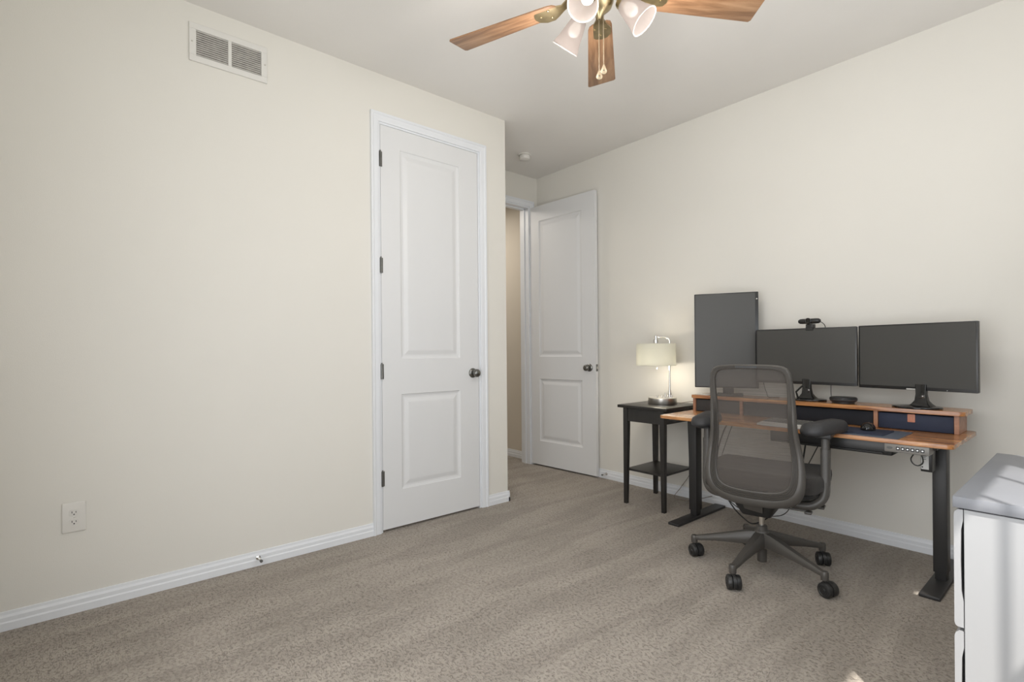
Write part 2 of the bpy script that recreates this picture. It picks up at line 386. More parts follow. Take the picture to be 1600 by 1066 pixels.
# jambs lining both openings, with stops
def jamb(name, x0, x1, y0, y1, top, stop):
    bm = B(); t = .012
    box(bm, (x0, y0, 0), (x1, y0 + t, top)); box(bm, (x0, y1 - t, 0), (x1, y1, top)); box(bm, (x0, y0 + t, top - t), (x1, y1 - t, top))
    sx0, sx1 = stop
    box(bm, (sx0, y0 + t, 0), (sx1, y0 + t + .01, top - t)); box(bm, (sx0, y1 - t - .01, 0), (sx1, y1 - t, top - t)); box(bm, (sx0, y0 + t, top - t - .01), (sx1, y1 - t, top - t))
    return struct(name, bm, 'white', smooth=False)
jamb('trim_4', LX - T, LX, D0, D1, DT, (LX - .07, LX - .045))
jamb('trim_5', AX - T, AX, E0, E1, DT, (AX - .08, AX - .05))

# ------------------------------------------------------------------ doors
def leaf_mesh(w, h, t, panels):
    """u along x, thickness along -y (front face y=0 looking to -y is the visible one), z up"""
    bm = B()
    xs = sorted({0, w} | {p[0] for p in panels} | {p[1] for p in panels}); zs = sorted({0, h} | {p[2] for p in panels} | {p[3] for p in panels})
    def hole(x0, x1, z0, z1): return any(abs(p[0] - x0) < 1e-6 and abs(p[1] - x1) < 1e-6 and z0 >= p[2] - 1e-6 and z1 <= p[3] + 1e-6 for p in panels)
    for side, y in ((0, 0), (1, t)):
        vv = {}
        def V(x, z):
            if (x, z) not in vv: vv[(x, z)] = bm.verts.new((x, y, z))
            return vv[(x, z)]
        for x0, x1 in zip(xs, xs[1:]):
            for z0, z1 in zip(zs, zs[1:]):
                if not hole(x0, x1, z0, z1): bm.faces.new((V(x0, z0), V(x1, z0), V(x1, z1), V(x0, z1)))
        sgn = 1 if side == 0 else -1
        for px0, px1, pz0, pz1 in panels:
            prev = None
            for ins, dep in ((0, 0), (.004, .0055), (.016, .0095), (.026, .0095), (.050, .003), (.058, .0022)):
                ring = [bm.verts.new((x, y + sgn * dep, z)) for x, z in ((px0 + ins, pz0 + ins), (px1 - ins, pz0 + ins), (px1 - ins, pz1 - ins), (px0 + ins, pz1 - ins))]
                if prev:
                    for i in range(4): bm.faces.new((prev[i], prev[(i + 1) % 4], ring[(i + 1) % 4], ring[i]))
                prev = ring
            bm.faces.new(prev)
    for q in (((0, 0, 0), (w, 0, 0), (w, t, 0), (0, t, 0)), ((0, 0, h), (w, 0, h), (w, t, h), (0, t, h)), ((0, 0, 0), (0, t, 0), (0, t, h), (0, 0, h)), ((w, 0, 0), (w, t, 0), (w, t, h), (w, 0, h))):
        bm.faces.new([bm.verts.new(p) for p in q])
    bmesh.ops.remove_doubles(bm, verts=bm.verts, dist=1e-5)
    return bm
def knob(parent, x, z, y0=0, sgn=-1):
    bm = B(); lathe(bm, [(.033, 0), (.033, .003), (.030, .008), (.014, .011), (.0125, .022), (.014, .028), (.024, .036), (.0275, .046), (.0265, .056), (.018, .064), (.004, .066)], (x, y0, z), (0, sgn, 0), 28)
    obj('door_knob', bm, 'nickel', parent, angle=60, label='dark nickel round door knob')
def hinge(parent, x, z, y0=0):
    bm = B(); tube(bm, [(x, y0 - .006, z - .045), (x, y0 - .006, z + .045)], .0065, 10)
    for k in (-.027, -.009, .009, .027): tube(bm, [(x, y0 - .006, z + k - .0005), (x, y0 - .006, z + k + .0005)], .0072, 10)
    lathe(bm, [(.004, 0), (.005, .003), (.002, .008)], (x, y0 - .006, z + .045), (0, 0, 1), 8)
    box(bm, (x - .001, y0 - .004, z - .045), (x + .013, y0 - .0005, z + .045)); box(bm, (x - .012, y0 - .004, z - .045), (x, y0 - .0005, z + .045))
    obj('hinge', bm, 'nickel', parent, label='dark nickel hinge')
# closet door (closed). local x -> +Y world, local y(0 front) -> -X world
d1 = thing('door_1', '', '', (LX - .001, D0 + .0145, .014), R(90)); del d1['label']; del d1['category']; d1['kind'] = 'structure'
obj('door_leaf', leaf_mesh(.723, 2.444, .035, [(.128, .568, 1.030, 2.318), (.128, .568, .225, .812)]), 'door', d1, smooth=False)
knob(d1, .672, .925)
for z in (.31, .955, 1.595, 2.235): hinge(d1, -.004, z)
# entry door (open, leaf swung almost against the right wall)
ang = math.atan2(.042, .765)
d2 = thing('door_2', '', '', (AX - .012, 3.304, .014), ang); del d2['label']; del d2['category']; d2['kind'] = 'structure'
obj('door_leaf', leaf_mesh(.785, 2.444, .035, [(.130, .640, 1.020, 2.300), (.130, .640, .225, .812)]), 'door', d2, smooth=False)
knob(d2, .720, .925)
bm = B(); box(bm, (.785, .006, .895), (.7865, .029, .955)); obj('latch_plate', bm, 'nickel', d2, smooth=False)
bm = B(); prism(bm, [(.786, .010, .915), (.786, .010, .937), (.786, .026, .937), (.786, .026, .915)], (.009, 0, 0), .002); obj('latch_bolt', bm, 'chrome', d2)

# ------------------------------------------------------------------ return air vent
vt = thing('air_vent', 'white louvred return air vent high on the left wall', 'vent', (LX, .580, 2.577), R(90))
vw, vh = .346, .184        # local: x along +Y, y into wall, z up
bm = B(); mx = .029; mz = .030; mid = .008
def fr(bm, x0, x1, z0, z1): box(bm, (x0, -.009, z0), (x1, -.0005, z1), .0015, 1)
fr(bm, -vw / 2, vw / 2, vh / 2 - mz, vh / 2); fr(bm, -vw / 2, vw / 2, -vh / 2, -vh / 2 + mz); fr(bm, -vw / 2, -vw / 2 + mx, -vh / 2 + mz, vh / 2 - mz); fr(bm, vw / 2 - mx, vw / 2, -vh / 2 + mz, vh / 2 - mz); fr(bm, -mid, mid, -vh / 2 + mz, vh / 2 - mz)
obj('vent_frame', bm, 'vent', vt)
bm = B(); box(bm, (-vw / 2 + mx - .004, -.0012, -vh / 2 + mz - .004), (vw / 2 - mx + .004, -.0004, vh / 2 - mz + .004)); obj('duct_back', bm, 'dust', vt, label='dark dusty duct behind the louvres')
nl = 12; src = None
for bank in (0, 1):
    x0, x1 = ((-vw / 2 + mx, -mid), (mid, vw / 2 - mx))[bank]
    for k in range(nl):
        z = -vh / 2 + mz + (k + .5) * (vh - 2 * mz) / nl
        bm = B(); prism(bm, [(x0, -.0085, z - .0038), (x0, -.0085, z - .0025), (x0, -.0015, z + .0045), (x0, -.0015, z + .0032)], (x1 - x0, 0, 0))
        obj('louvre', bm, 'vent', vt, smooth=False)
for x in (-vw / 2 + .012, vw / 2 - .012):
    bm = B(); lathe(bm, [(.0045, 0), (.004, .0018), (.001, .0025)], (x, -.009, 0), (0, -1, 0), 12); obj('screw', bm, 'steel', vt)

# ------------------------------------------------------------------ wall outlet
ol = thing('wall_outlet', 'ivory duplex power outlet low on the left wall', 'outlet', (LX, -.020, .402), R(90))
bm = B(); pillow(bm, -.039, .039, -.0625, .0625, 0, .006, .004, .003, 3)
bmesh.ops.rotate(bm, verts=bm.verts, matrix=Matrix.Rotation(R(90), 3, 'X')); obj('cover_plate', bm, 'plate', ol)
for z in (.0195, -.0195):
    bm = B()
    poly = [(.0172 * math.cos(t), -.006, z + .0172 * math.sin(t)) for t in [2 * PI * k / 32 for k in range(32)]]
    poly = [(x, y, max(min(q, z + .0125), z - .0125)) for x, y, q in poly]
    prism(bm, poly, (0, -.002, 0)); s = obj('socket', bm, 'plate', ol)
    for x, hh in ((-.0065, .0085), (.0065, .007)):
        bm = B(); box(bm, (x - .0011, -.0084, z + .002 - hh / 2), (x + .0011, -.0079, z + .002 + hh / 2)); obj('slot', bm, 'black', s, smooth=False)
    bm = B(); lathe(bm, [(.0026, 0), (.0026, .0004)], (0, -.008, z - .0072), (0, -1, 0), 12); obj('slot', bm, 'black', s)
bm = B(); lathe(bm, [(.003, 0), (.0025, .0015), (.0005, .002)], (0, -.006, 0), (0, -1, 0), 12); obj('screw', bm, 'steel', ol)

# ------------------------------------------------------------------ door stops on the baseboards
def door_stop(loc, rz, label):
    t = thing('door_stop', label, 'door stop', loc, rz)      # local +y out of the baseboard
    bm = B(); lathe(bm, [(.011, 0), (.011, .003), (.006, .006)], (0, 0, 0), (0, 1, 0), 16); obj('base', bm, 'chrome', t)
    bm = B(); n = 120; tube(bm, [(.0045 * math.cos(2 * PI * k / 10), .005 + .045 * k / n, .0045 * math.sin(2 * PI * k / 10)) for k in range(n + 1)], .0014, 5); obj('spring', bm, 'chrome', t)
    bm = B(); lathe(bm, [(.006, 0), (.007, .004), (.007, .012), (.004, .014)], (0, .050, 0), (0, 1, 0), 14); obj('rubber_tip', bm, 'key', t)
door_stop((LX + .011, .690, .042), R(-90), 'small spring door stop on the baseboard of the left wall')
door_stop((-2.755, RY - .011, .042), R(180), 'small spring door stop on the baseboard beside the open door')

# ------------------------------------------------------------------ smoke detector
sd = thing('smoke_detector', 'round white smoke detector on the ceiling near the entry door', 'smoke detector', (-3.215, 2.900, H))
bm = B(); lathe(bm, [(.056, 0), (.056, -.006), (.053, -.010)], n=36); obj('base', bm, 'plate', sd)
bm = B(); lathe(bm, [(.044, -.010), (.047, -.014), (.047, -.030), (.043, -.040), (.030, -.045), (.001, -.046)], n=36); obj('cover', bm, 'plate', sd)
bm = B(); lathe(bm, [(.005, -.0465), (.004, -.048), (.0005, -.0485)], (.02, 0, 0.002), n=12); obj('test_button', bm, 'plate', sd)

# ------------------------------------------------------------------ ceiling fan
FX, FY, FZ = -1.253, 1.520, 2.445
fan = thing('ceiling_fan', 'ceiling fan with brown wooden blades and three lit frosted glass shades', 'ceiling fan', (FX, FY, H))
dz = lambda z: z - H
bm = B(); lathe(bm, [(.075, 0), (.078, -.01), (.075, -.05), (.045, -.075), (.03, -.08)], n=36); obj('ceiling_canopy', bm, 'brass', fan)
bm = B(); tube(bm, [(0, 0, -.078), (0, 0, -.15)], .014, 14); obj('downrod', bm, 'brass', fan)
bm = B(); lathe(bm, [(.03, -.14), (.09, -.155), (.125, -.18), (.13, -.23), (.12, -.265), (.085, -.285), (.06, -.29)], n=40); obj('motor_housing', bm, 'brass', fan)
bm = B(); lathe(bm, [(.052, -.29), (.055, -.30), (.055, -.345), (.047, -.365), (.03, -.38), (.012, -.395), (.006, -.41), (.001, -.412)], n=32); obj('switch_housing', bm, 'brass', fan)
for k in range(5):
    an = R(56.6 + 72 * k); Rz = Matrix.Rotation(an, 4, 'Z')
    # blade arm (iron)
    bm = B()
    secs = []
    for r, wd, z, th in ((.085, .016, -.283, .006), (.12, .018, -.300, .006), (.15, .016, -.318, .006), (.175, .030, -.322, .005), (.20, .045, -.322, .004), (.235, .045, -.322, .004), (.262, .030, -.322, .004), (.272, .008, -.322, .003)):
        secs.append([(r, -wd, z), (r, wd, z), (r, wd, z + th), (r, -wd, z + th)])
    loft(bm, secs)
    for q in ((.205, .022), (.205, -.022), (.245, 0)): lathe(bm, [(.006, 0), (.005, -.003), (.001, -.004)], (q[0], q[1], -.322), n=10)
    bm.transform(Rz); arm = obj('blade_arm', bm, 'brass', fan)
    bm = B()
    c0, c1, w0, w1 = .17, .657, .050, .069
    def tipx(y): return c1 - .012 * (y / w1) * 0
    P = [(c0 + .01, -w0 + .006), (c0 + .03, -w0), (c1 - .008, -w1), (c1, -w1 + .008), (c1, w1 - .008), (c1 - .008, w1), (c0 + .03, w0), (c0 + .01, w0 - .006), (c0, w0 - .02), (c0, -w0 + .02)]
    prism(bm, [(x, y, 0) for x, y in P], (0, 0, .006), .0012)
    bm2 = B.__call__()
    tilt = Matrix.Translation((0, 0, -.3165)) @ Matrix.Rotation(R(-11), 4, 'X')
    me_tr = Matrix.Identity(4)
    o = obj('fan_blade', bm, 'blade_wood', fan); bm2.free()
    o.matrix_local = Rz @ tilt
# light kit: three arms with tulip shades
bulbs = []
Fa = math.atan2(math.cos(R(49.54)), -math.sin(R(49.54)))      # heading of the view direction
for k, (rel, ) in enumerate(((45,), (150,), (-108,))):
    an = Fa + R(rel); d = Vector((math.cos(an), math.sin(an), 0)); dn = (d * math.sin(R(42)) + Vector((0, 0, -math.cos(R(42))))).normalized()
    s0 = d * .045 + Vector((0, 0, dz(2.415))); s1 = d * .077 + Vector((0, 0, dz(2.409)))
    bm = B(); tube(bm, smooth_path([d * .035 + Vector((0, 0, dz(2.432))), d * .058 + Vector((0, 0, dz(2.428))), s1 - dn * .012, s1 + dn * .01]), .008, 12)
    obj('light_arm', bm, 'brass', fan)
    bm = B(); lathe(bm, [(.010, 0), (.024, .004), (.027, .012), (.027, .030), (.022, .034)], s1, dn, 24); obj('socket_cup', bm, 'brass', fan)
    bm = B(); prof = [(.024, .020), (.030, .026), (.035, .045), (.040, .070), (.046, .100), (.055, .128), (.0565, .134)]
    lathe(bm, prof + [(r - .003, h) for r, h in prof[::-1]], s1, dn, 36, caps=False)
    sh = obj('glass_shade', bm, 'frost', fan, angle=60, label='lit frosted glass shade')
    bm = B(); n = 36; u, v = frame_of(dn)
    tor = [[s1 + dn * (.134 + .0022 * math.sin(q)) + (u * math.cos(2 * PI * i / n) + v * math.sin(2 * PI * i / n)) * (.0553 + .0026 * math.cos(q)) for q in [2 * PI * j / 6 for j in range(6)]] for i in range(n)]
    loft(bm, tor + [tor[0]], caps=False); bmesh.ops.remove_doubles(bm, verts=bm.verts, dist=1e-5); obj('rim', bm, 'rim', sh)
    bm = B(); lathe(bm, [(.010, .022), (.012, .035), (.020, .050), (.0235, .064), (.020, .078), (.010, .087), (.001, .089)], s1, dn, 20); obj('bulb', bm, 'bulb', fan, angle=80, label='glowing light bulb')
    p = Vector((FX, FY, H)) + s1 + dn * .215
    l = lamp('fan_bulb_light', 'POINT', 5.5, (1, .95, .90), p, shadow_soft_size=.06)
# pull chains with fobs
for k, (off, zb) in enumerate(((Vector((-.012, .012, 0)), 2.165), (Vector((.010, .012, 0)), 2.177))):
    bm = B(); tube(bm, [off + Vector((0, 0, dz(2.40))), off + Vector((0, 0, dz(zb)))], .0013, 6)
    z = 2.40
    while z > zb: lathe(bm, [(.0004, -.002), (.0021, 0), (.0004, .002)], off + Vector((0, 0, dz(z))), n=6); z -= .0075
    obj('pull_chain', bm, 'chain', fan)
    bm = B(); Rr = Vector((math.cos(R(49.54)), math.sin(R(49.54)), 0)); Ff = Vector((-Rr.y, Rr.x, 0))
    pl = [(0, .004), (-.004, -.004), (-.011, -.020), (-.012, -.027), (-.008, -.034), (0, -.037), (.008, -.034), (.012, -.027), (.011, -.020), (.004, -.004)]
    prism(bm, [off + Rr * x + Vector((0, 0, dz(zb) + z)) - Ff * .0025 for x, z in pl], Ff * .005, .0012); f = obj('chain_fob', bm, 'chain', fan)
    bm = B(); lathe(bm, [(.0025, 0), (.0025, .0006)], off + Vector((0, 0, dz(zb) - .022)) - Ff * .0026, -Ff, 10); obj('fob_hole', bm, 'black', f)

# ------------------------------------------------------------------ side table
tb = thing('side_table', 'small square espresso side table holding the lamp', 'side table', (-2.075, 3.140, 0))
bm = B(); box(bm, (-.200, -.215, .680), (.200, .215, .700), .003); obj('table_top', bm, 'espresso', tb)
bm = B()
for x0, x1, y0, y1 in ((-.145, .145, -.188, -.172), (-.145, .145, .172, .188), (-.160, -.145, -.172, .172), (.145, .160, -.172, .172)): box(bm, (x0, y0, .585), (x1, y1, .680), .001, 1)
obj('apron', bm, 'espresso', tb)
for sx in (-1, 1):
    for sy in (-1, 1):
        bm = B(); secs = []
        for z, wd in ((0, .026), (.18, .029), (.56, .036), (.680, .036)):
            ox, oy = sx * (.166), sy * (.194); ix, iy = ox - sx * wd, oy - sy * wd
            secs.append([(ox, oy, z), (ix, oy, z), (ix, iy, z), (ox, iy, z)])
        loft(bm, secs); bmesh.ops.bevel(bm, geom=[e for e in bm.edges], offset=.0015, segments=1, affect='EDGES'); obj('leg', bm, 'espresso', tb, smooth=False)
bm = B(); box(bm, (-.150, -.178, .235), (.150, .178, .250), .002); obj('lower_shelf', bm, 'espresso', tb)

# ------------------------------------------------------------------ table lamp
LXY = Vector((-2.075, 3.185))
lp = thing('table_lamp', 'brushed steel table lamp with a lit cream drum shade', 'lamp', (LXY.x, LXY.y, .700))
hd = Vector((.80, .60, 0)).normalized()
bm = B(); lathe(bm, [(.098, 0), (.100, .003), (.100, .044), (.097, .047), (.001, .047)], n=48); obj('lamp_base', bm, 'steel', lp)
pp = hd * .052
st = -hd * .042
bm = B(); tube(bm, smooth_path([pp + Vector((0, 0, .047)), pp + Vector((0, 0, .20)), pp + Vector((0, 0, .42)), pp + Vector((0, 0, .452)), pp - hd * .012 + Vector((0, 0, .472)), pp - hd * .035 + Vector((0, 0, .480)), st + Vector((0, 0, .482))]), .0065, 14)
lathe(bm, [(.012, 0), (.012, .03), (.009, .034), (.009, .05), (.0065, .052)], pp + Vector((0, 0, .047)), n=16)
obj('pole', bm, 'chrome', lp)
bm = B(); lathe(bm, [(.006, .435), (.017, .437), (.017, .462), (.010, .466), (.010, .488), (.006, .492), (.001, .493)], st, n=20); obj('finial', bm, 'chrome', lp)
bm = B(); lathe(bm, [(.015, .350), (.017, .352), (.017, .435), (.010, .437)], st, n=16); obj('lamp_socket', bm, 'steel', lp)
bm = B(); prof = [(.138, .275), (.1365, .432)]
lathe(bm, prof + [(.1345, .432), (.136, .275), (.138, .275)], st, n=56, caps=False); shd = obj('lamp_shade', bm, 'linen', lp, angle=60, label='lit cream fabric drum shade')
bm = B(); lathe(bm, [(.1384, .275), (.1384, .279), (.1356, .279), (.1356, .275), (.1384, .275)], st, n=56, caps=False); obj('trim_ring', bm, 'linen', shd)
bm = B()
for q in (0, 120, 240):
    u = Vector((math.cos(R(q)), math.sin(R(q)), 0)); tube(bm, [st + u * .015 + Vector((0, 0, .42)), st + u * .135 + Vector((0, 0, .425))], .0018, 6)
obj('shade_spider', bm, 'steel', lp)
bm = B(); lathe(bm, [(.010, .355), (.014, .345), (.027, .318), (.028, .300), (.018, .283), (.001, .278)], st, n=20); obj('bulb', bm, 'bulb', lp, angle=80)
bm = B(); tube(bm, [st + Vector((.02, -.015, .35)), st + Vector((.022, -.016, .262))], .0012, 6); lathe(bm, [(.001, .262), (.004, .258), (.004, .250), (.001, .247)], st + Vector((.022, -.016, 0)), n=10); obj('pull_switch', bm, 'chrome', lp)
for q, (a_, hh) in enumerate(((-.035, .014), (-.003, .016), (.018, .032), (.036, .020), (.062, .018))):
    p = hd * a_ + Vector((.018, -.024, 0)) * (1 if q != 4 else .6)
    bm = B(); lathe(bm, [(.006, .047), (.006, .049), (.0045, .050), (.0045, .047 + hh - .004), (.007, .047 + hh - .003), (.007, .047 + hh), (.001, .047 + hh + .001)], p, n=12); obj('base_knob', bm, 'chrome', lp)
pL = Vector((LXY.x, LXY.y, .7)) + st
lamp('lamp_bulb_up', 'POINT', 2.4, (1, .88, .70), pL + Vector((0, 0, .345)), shadow_soft_size=.03)
lamp('lamp_bulb_down', 'POINT', 1.9, (1, .90, .74), pL + Vector((0, 0, .262)), shadow_soft_size=.025)
# lamp cord
bm = B(); tube(bm, smooth_path([(-1.99, 3.27, .705), (-1.93, 3.362, .712), (-1.925, 3.372, .66), (-1.945, 3.368, .5), (-1.925, 3.368, .36), (-1.96, 3.36, .20), (-2.03, 3.345, .08), (-2.07, 3.32, .006), (-1.98, 3.30, .006), (-1.88, 3.34, .03), (-1.80, 3.368, .06)], 8), .0022, 6)
tag(origin(obj('lamp_cord', bm, 'cord_tan'), (-2.07, 3.32, 0)), 'thin brown cord hanging behind the small side table to the floor', 'cord')

# ------------------------------------------------------------------ standing desk
DZ = .685
PV = Vector((-1.12, 3.03, 0)); DA = R(-.3)
desk = thing('standing_desk', 'rustic brown electric standing desk with black steel legs', 'desk', PV, DA)
def dl(x, y, z=0): return (x - PV.x, y - PV.y, z)
def dbox(bm, x0, x1, y0, y1, z0, z1, bev=0, seg=2): box(bm, dl(x0, y0, z0), dl(x1, y1, z1), bev, seg)
X0, X1, Y0, Y1 = -1.795, -.408, 2.715, 3.272
def board(bm, x0, x1, y0, y1, z0, z1, r, bev=.0015):
    prism(bm, [dl(x, y, z0) for x, y in rrect(x0, x1, y0, y1, r, 5)], (0, 0, z1 - z0), bev)
bm = B(); board(bm, X0, X1, Y0, Y1, DZ - .018, DZ, .022); obj('desktop', bm, 'desk_wood', desk)
for x in (-1.742, -.503):
    s = -1 if x < -1 else 1
    bm = B(); dbox(bm, x - .037, x + .037, 2.79 + (.0 if s > 0 else -.01), 3.36, 0.0, .016, .003); ft = obj('foot', bm, 'desk_steel', desk)
    bm = B(); dbox(bm, x - .0215, x + .0215, 3.012, 3.068, .016, .40, .003); obj('lower_column', bm, 'desk_steel', desk)
    bm = B(); dbox(bm, x - .026, x + .026, 3.005, 3.075, .05, .645, .003); obj('upper_column', bm, 'desk_steel', desk)
    bm = B(); dbox(bm, x - .03, x + .03, 2.79, 3.26, .645, .667, .002); obj('top_bracket', bm, 'desk_steel', desk)
bm = B(); dbox(bm, -1.69, -.51, 2.99, 3.02, .625, .662, .002); dbox(bm, -1.69, -.51, 3.07, 3.10, .625, .662, .002); obj('cross_rail', bm, 'desk_steel', desk)
# control box / cable tray slung under the top
bm = B(); dbox(bm, -1.16, -.628, 2.78, 2.95, .600, .666, .006)
dbox(bm, -1.12, -.66, 2.77, 2.782, .606, .614, .002, 1)
obj('cable_tray', bm, 'black', desk)
# control panel
bm = B(); dbox(bm, -.642, -.484, 2.712, 2.79, .630, .666, .004); cp = obj('control_panel', bm, 'grey_panel', desk, label='grey control panel with six buttons')
for k in range(6):
    x = -.592 + .017 * k
    bm = B(); prism(bm, [(dl(q[0], 2.712)[0], dl(0, 2.7125)[1], q[1]) for q in rrect(x - .0068, x + .0068, .6415, .6560, .002, 2)], (0, -.0015, 0)); obj('button', bm, 'black', cp)
    bm = B(); prism(bm, [(dl(q[0], 0)[0], dl(0, 2.7108)[1], q[1]) for q in rrect(x - .003, x + .003, .6467, .6508, .0012, 2)], (0, -.0006, 0)); bt = obj('button_mark', bm, 'led', cp)
bm = B(); prism(bm, [(dl(-.622 + .011 * math.cos(t), 0)[0], dl(0, 2.7125)[1], .649 + .006 * math.sin(t)) for t in [2 * PI * k / 20 for k in range(20)]], (0, -.0006, 0)); obj('oval_badge', bm, 'key', cp)
# power adapter with a white label
bm = B(); dbox(bm, -.543, -.502, 2.86, 2.925, .535, .660, .003); pa = obj('power_adapter', bm, 'black', desk)
bm = B(); dbox(bm, -.541, -.514, 2.8585, 2.8600, .546, .640); obj('adapter_label', bm, 'label', pa, smooth=False, label='white specification label')
bm = B()
for z in (.625, .618, .611, .604, .598, .590): dbox(bm, -.537, -.521 - random.random() * .006, 2.8578, 2.8586, z, z + .0022)
dbox(bm, -.524, -.517, 2.8578, 2.8586, .628, .634); dbox(bm, -.539, -.534, 2.8578, 2.8586, .566, .573); dbox(bm, -.539, -.534, 2.8578, 2.8586, .553, .559)
obj('label_print', bm, 'black', pa, smooth=False)
# cable loop below the control panel
bm = B(); tube(bm, smooth_path([dl(-0.590, 2.77, .640), dl(-0.570, 2.775, .632), dl(-0.548, 2.775, .630), dl(-0.560, 2.775, .600), dl(-0.552, 2.775, .580), dl(-0.535, 2.775, .574), dl(-0.518, 2.775, .590), dl(-0.522, 2.775, .618), dl(-0.535, 2.775, .638)], 6), .0026, 8)
obj('control_cable', bm, 'black', desk)

# ------------------------------------------------------------------ monitor riser standing on the desk
SZ = .790
rs = thing('monitor_riser', 'long brown wooden shelf riser standing along the back of the desk', 'shelf', PV + Vector((0, 0, DZ)), DA)
def rl(z): return z - DZ
RX0, RX1, RY0, RY1 = -1.785, -.420, 3.060, 3.275
bm = B(); prism(bm, [(x - PV.x, y - PV.y, rl(SZ - .019)) for x, y in rrect(RX0, RX1, RY0, RY1, .022, 5)], (0, 0, .019), .0015); obj('riser_top', bm, 'desk_wood', rs)
for x in (-1.765, -1.455, -.765, -.452):
    bm = B(); box(bm, (x - .009 - PV.x, RY0 + .014 - PV.y, 0), (x + .009 - PV.x, RY1 - .01 - PV.y, rl(SZ - .019)), .001, 1); obj('riser_upright', bm, 'edge_wood', rs)
def bin_box(name, x0, x1, m, label, tab):
    t = thing(name, label, 'drawer box', PV + Vector((0, 0, DZ)), DA)
    a0, a1, b0, b1, z0, z1 = x0 - PV.x, x1 - PV.x, RY0 + .020 - PV.y, RY1 - .02 - PV.y, .002, .078
    bm = B(); th = .004
    box(bm, (a0, b0, z0), (a1, b0 + th, z1), .0018); box(bm, (a0, b1 - th, z0), (a1, b1, z1)); box(bm, (a0, b0 + th, z0), (a0 + th, b1 - th, z1)); box(bm, (a1 - th, b0 + th, z0), (a1, b1 - th, z1)); box(bm, (a0 + th, b0 + th, z0), (a1 - th, b1 - th, z0 + th))
    obj('bin_body', bm, m, t)
    bm = B()
    for q in (a0 + .004, a1 - .0055): box(bm, (q, b0 - .0008, z0 + .003), (q + .0015, b0 + .0005, z1 - .003))
    box(bm, (a0 + .004, b0 - .0008, z1 - .005), (a1 - .004, b0 + .0005, z1 - .0035)); obj('seam', bm, m, t, smooth=False)
    if tab:
        c = (a0 + a1) / 2 - .012
        bm = B(); prism(bm, [(x, b0 - .003, z) for x, z in rrect(c - .015, c + .015, .040, .079, .003, 3)], (0, .003, 0), .0006); tt = obj('leather_tab', bm, 'leather', t, label='tan leather pull tab')
        bm = B(); box(bm, (c - .006, b0 - .0036, .054), (c - .0045, b0 - .003, .068)); box(bm, (c + .004, b0 - .0036, .054), (c + .0055, b0 - .003, .068)); box(bm, (c - .006, b0 - .0036, .066), (c + .0055, b0 - .003, .068)); obj('stitching', bm, 'edge_wood', tt, smooth=False)
    return t
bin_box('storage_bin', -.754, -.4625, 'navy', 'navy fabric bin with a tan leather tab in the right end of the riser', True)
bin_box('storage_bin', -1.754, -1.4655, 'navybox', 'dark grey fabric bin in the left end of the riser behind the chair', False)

# ------------------------------------------------------------------ things on the desktop
def on_desk(name, label, cat, x, y, rz=0, z=DZ):
    v = Matrix.Rotation(DA, 3, 'Z') @ (Vector((x, y, 0)) - PV); return thing(name, label, cat, (v.x + PV.x, v.y + PV.y, z), DA + rz)
t = on_desk('desk_mat', 'large slate blue desk mat lying along the front of the desk', 'desk mat', -.88, 2.83)
bm = B(); prism(bm, [(x, y, 0) for x, y in rrect(-.30, .285, -.105, .165, .008, 3)], (0, 0, .002)); obj('mat_sheet', bm, 'mat', t)
t = on_desk('mouse_pad', 'dark navy mouse pad on the slate desk mat', 'mouse pad', -.775, 2.865, z=DZ + .002)
bm = B(); prism(bm, [(x, y, 0) for x, y in rrect(-.12, .115, -.095, .100, .012, 4)], (0, 0, .004), .001); obj('pad_sheet', bm, 'navy', t)
t = on_desk('computer_mouse', 'black computer mouse on the navy mouse pad', 'mouse', -.755, 2.915, R(8), DZ + .006)
bm = B(); rings = []
for k in range(9):
    q = k / 8; z = .036 * q; s = math.sqrt(max(0.0, 1 - q ** 2.4)); rings.append([(.031 * math.cos(a_) * (s * .94 + .06), (.052 * math.sin(a_)) * (s * .92 + .08) - .006 * q, z) for a_ in [2 * PI * i / 28 for i in range(28)]])
loft(bm, rings); mb = obj('mouse_body', bm, 'gloss', t, angle=80)
bm = B(); lathe(bm, [(.007, -.003), (.0078, 0), (.007, .003)], (0, .026, .026), (1, 0, 0), 14); obj('scroll_wheel', bm, 'key', t)
t = on_desk('keyboard', 'silver keyboard on the desk partly hidden by the right armrest', 'keyboard', -1.05, 2.815, R(0), DZ + .002)
bm = B()
prism(bm, [(-.155, -.088, 0), (-.155, -.088, .010), (-.155, .10, .020), (-.155, .10, 0)], (.31, 0, 0), .002); obj('keyboard_case', bm, 'silver', t)
bm = B(); 
for r_ in range(6):
    y = -.030 + .0185 * r_; z = .0100 + (y + .088) / .188 * .010
    x = -.148
    while x < .142:
        wd = .0155 if r_ else random.choice((.0155, .0155, .034))
        if x + wd > .149: break
        box(bm, (x, y, z - .0015), (x + wd, y + .0155, z + .0045), .0012, 1); x += wd + .003
ko = obj('key_bank', bm, 'key', t, smooth=False, label='rows of dark keys'); ko['kind'] = 'stuff'
t = on_desk('paper_sheet', 'pale sheet of paper on the desk between keyboard and riser', 'paper', -1.06, 2.98)
bm = B(); box(bm, (-.17, -.070, 0), (.155, .070, .0015)); obj('sheet', bm, 'label', t, smooth=False)
bin_box('storage_bin', -1.442, -.778, 'shade_fill', 'long black box added to darken the open middle of the riser behind keyboard and mouse', False)  # dark box stands in for deep shade in the open compartment
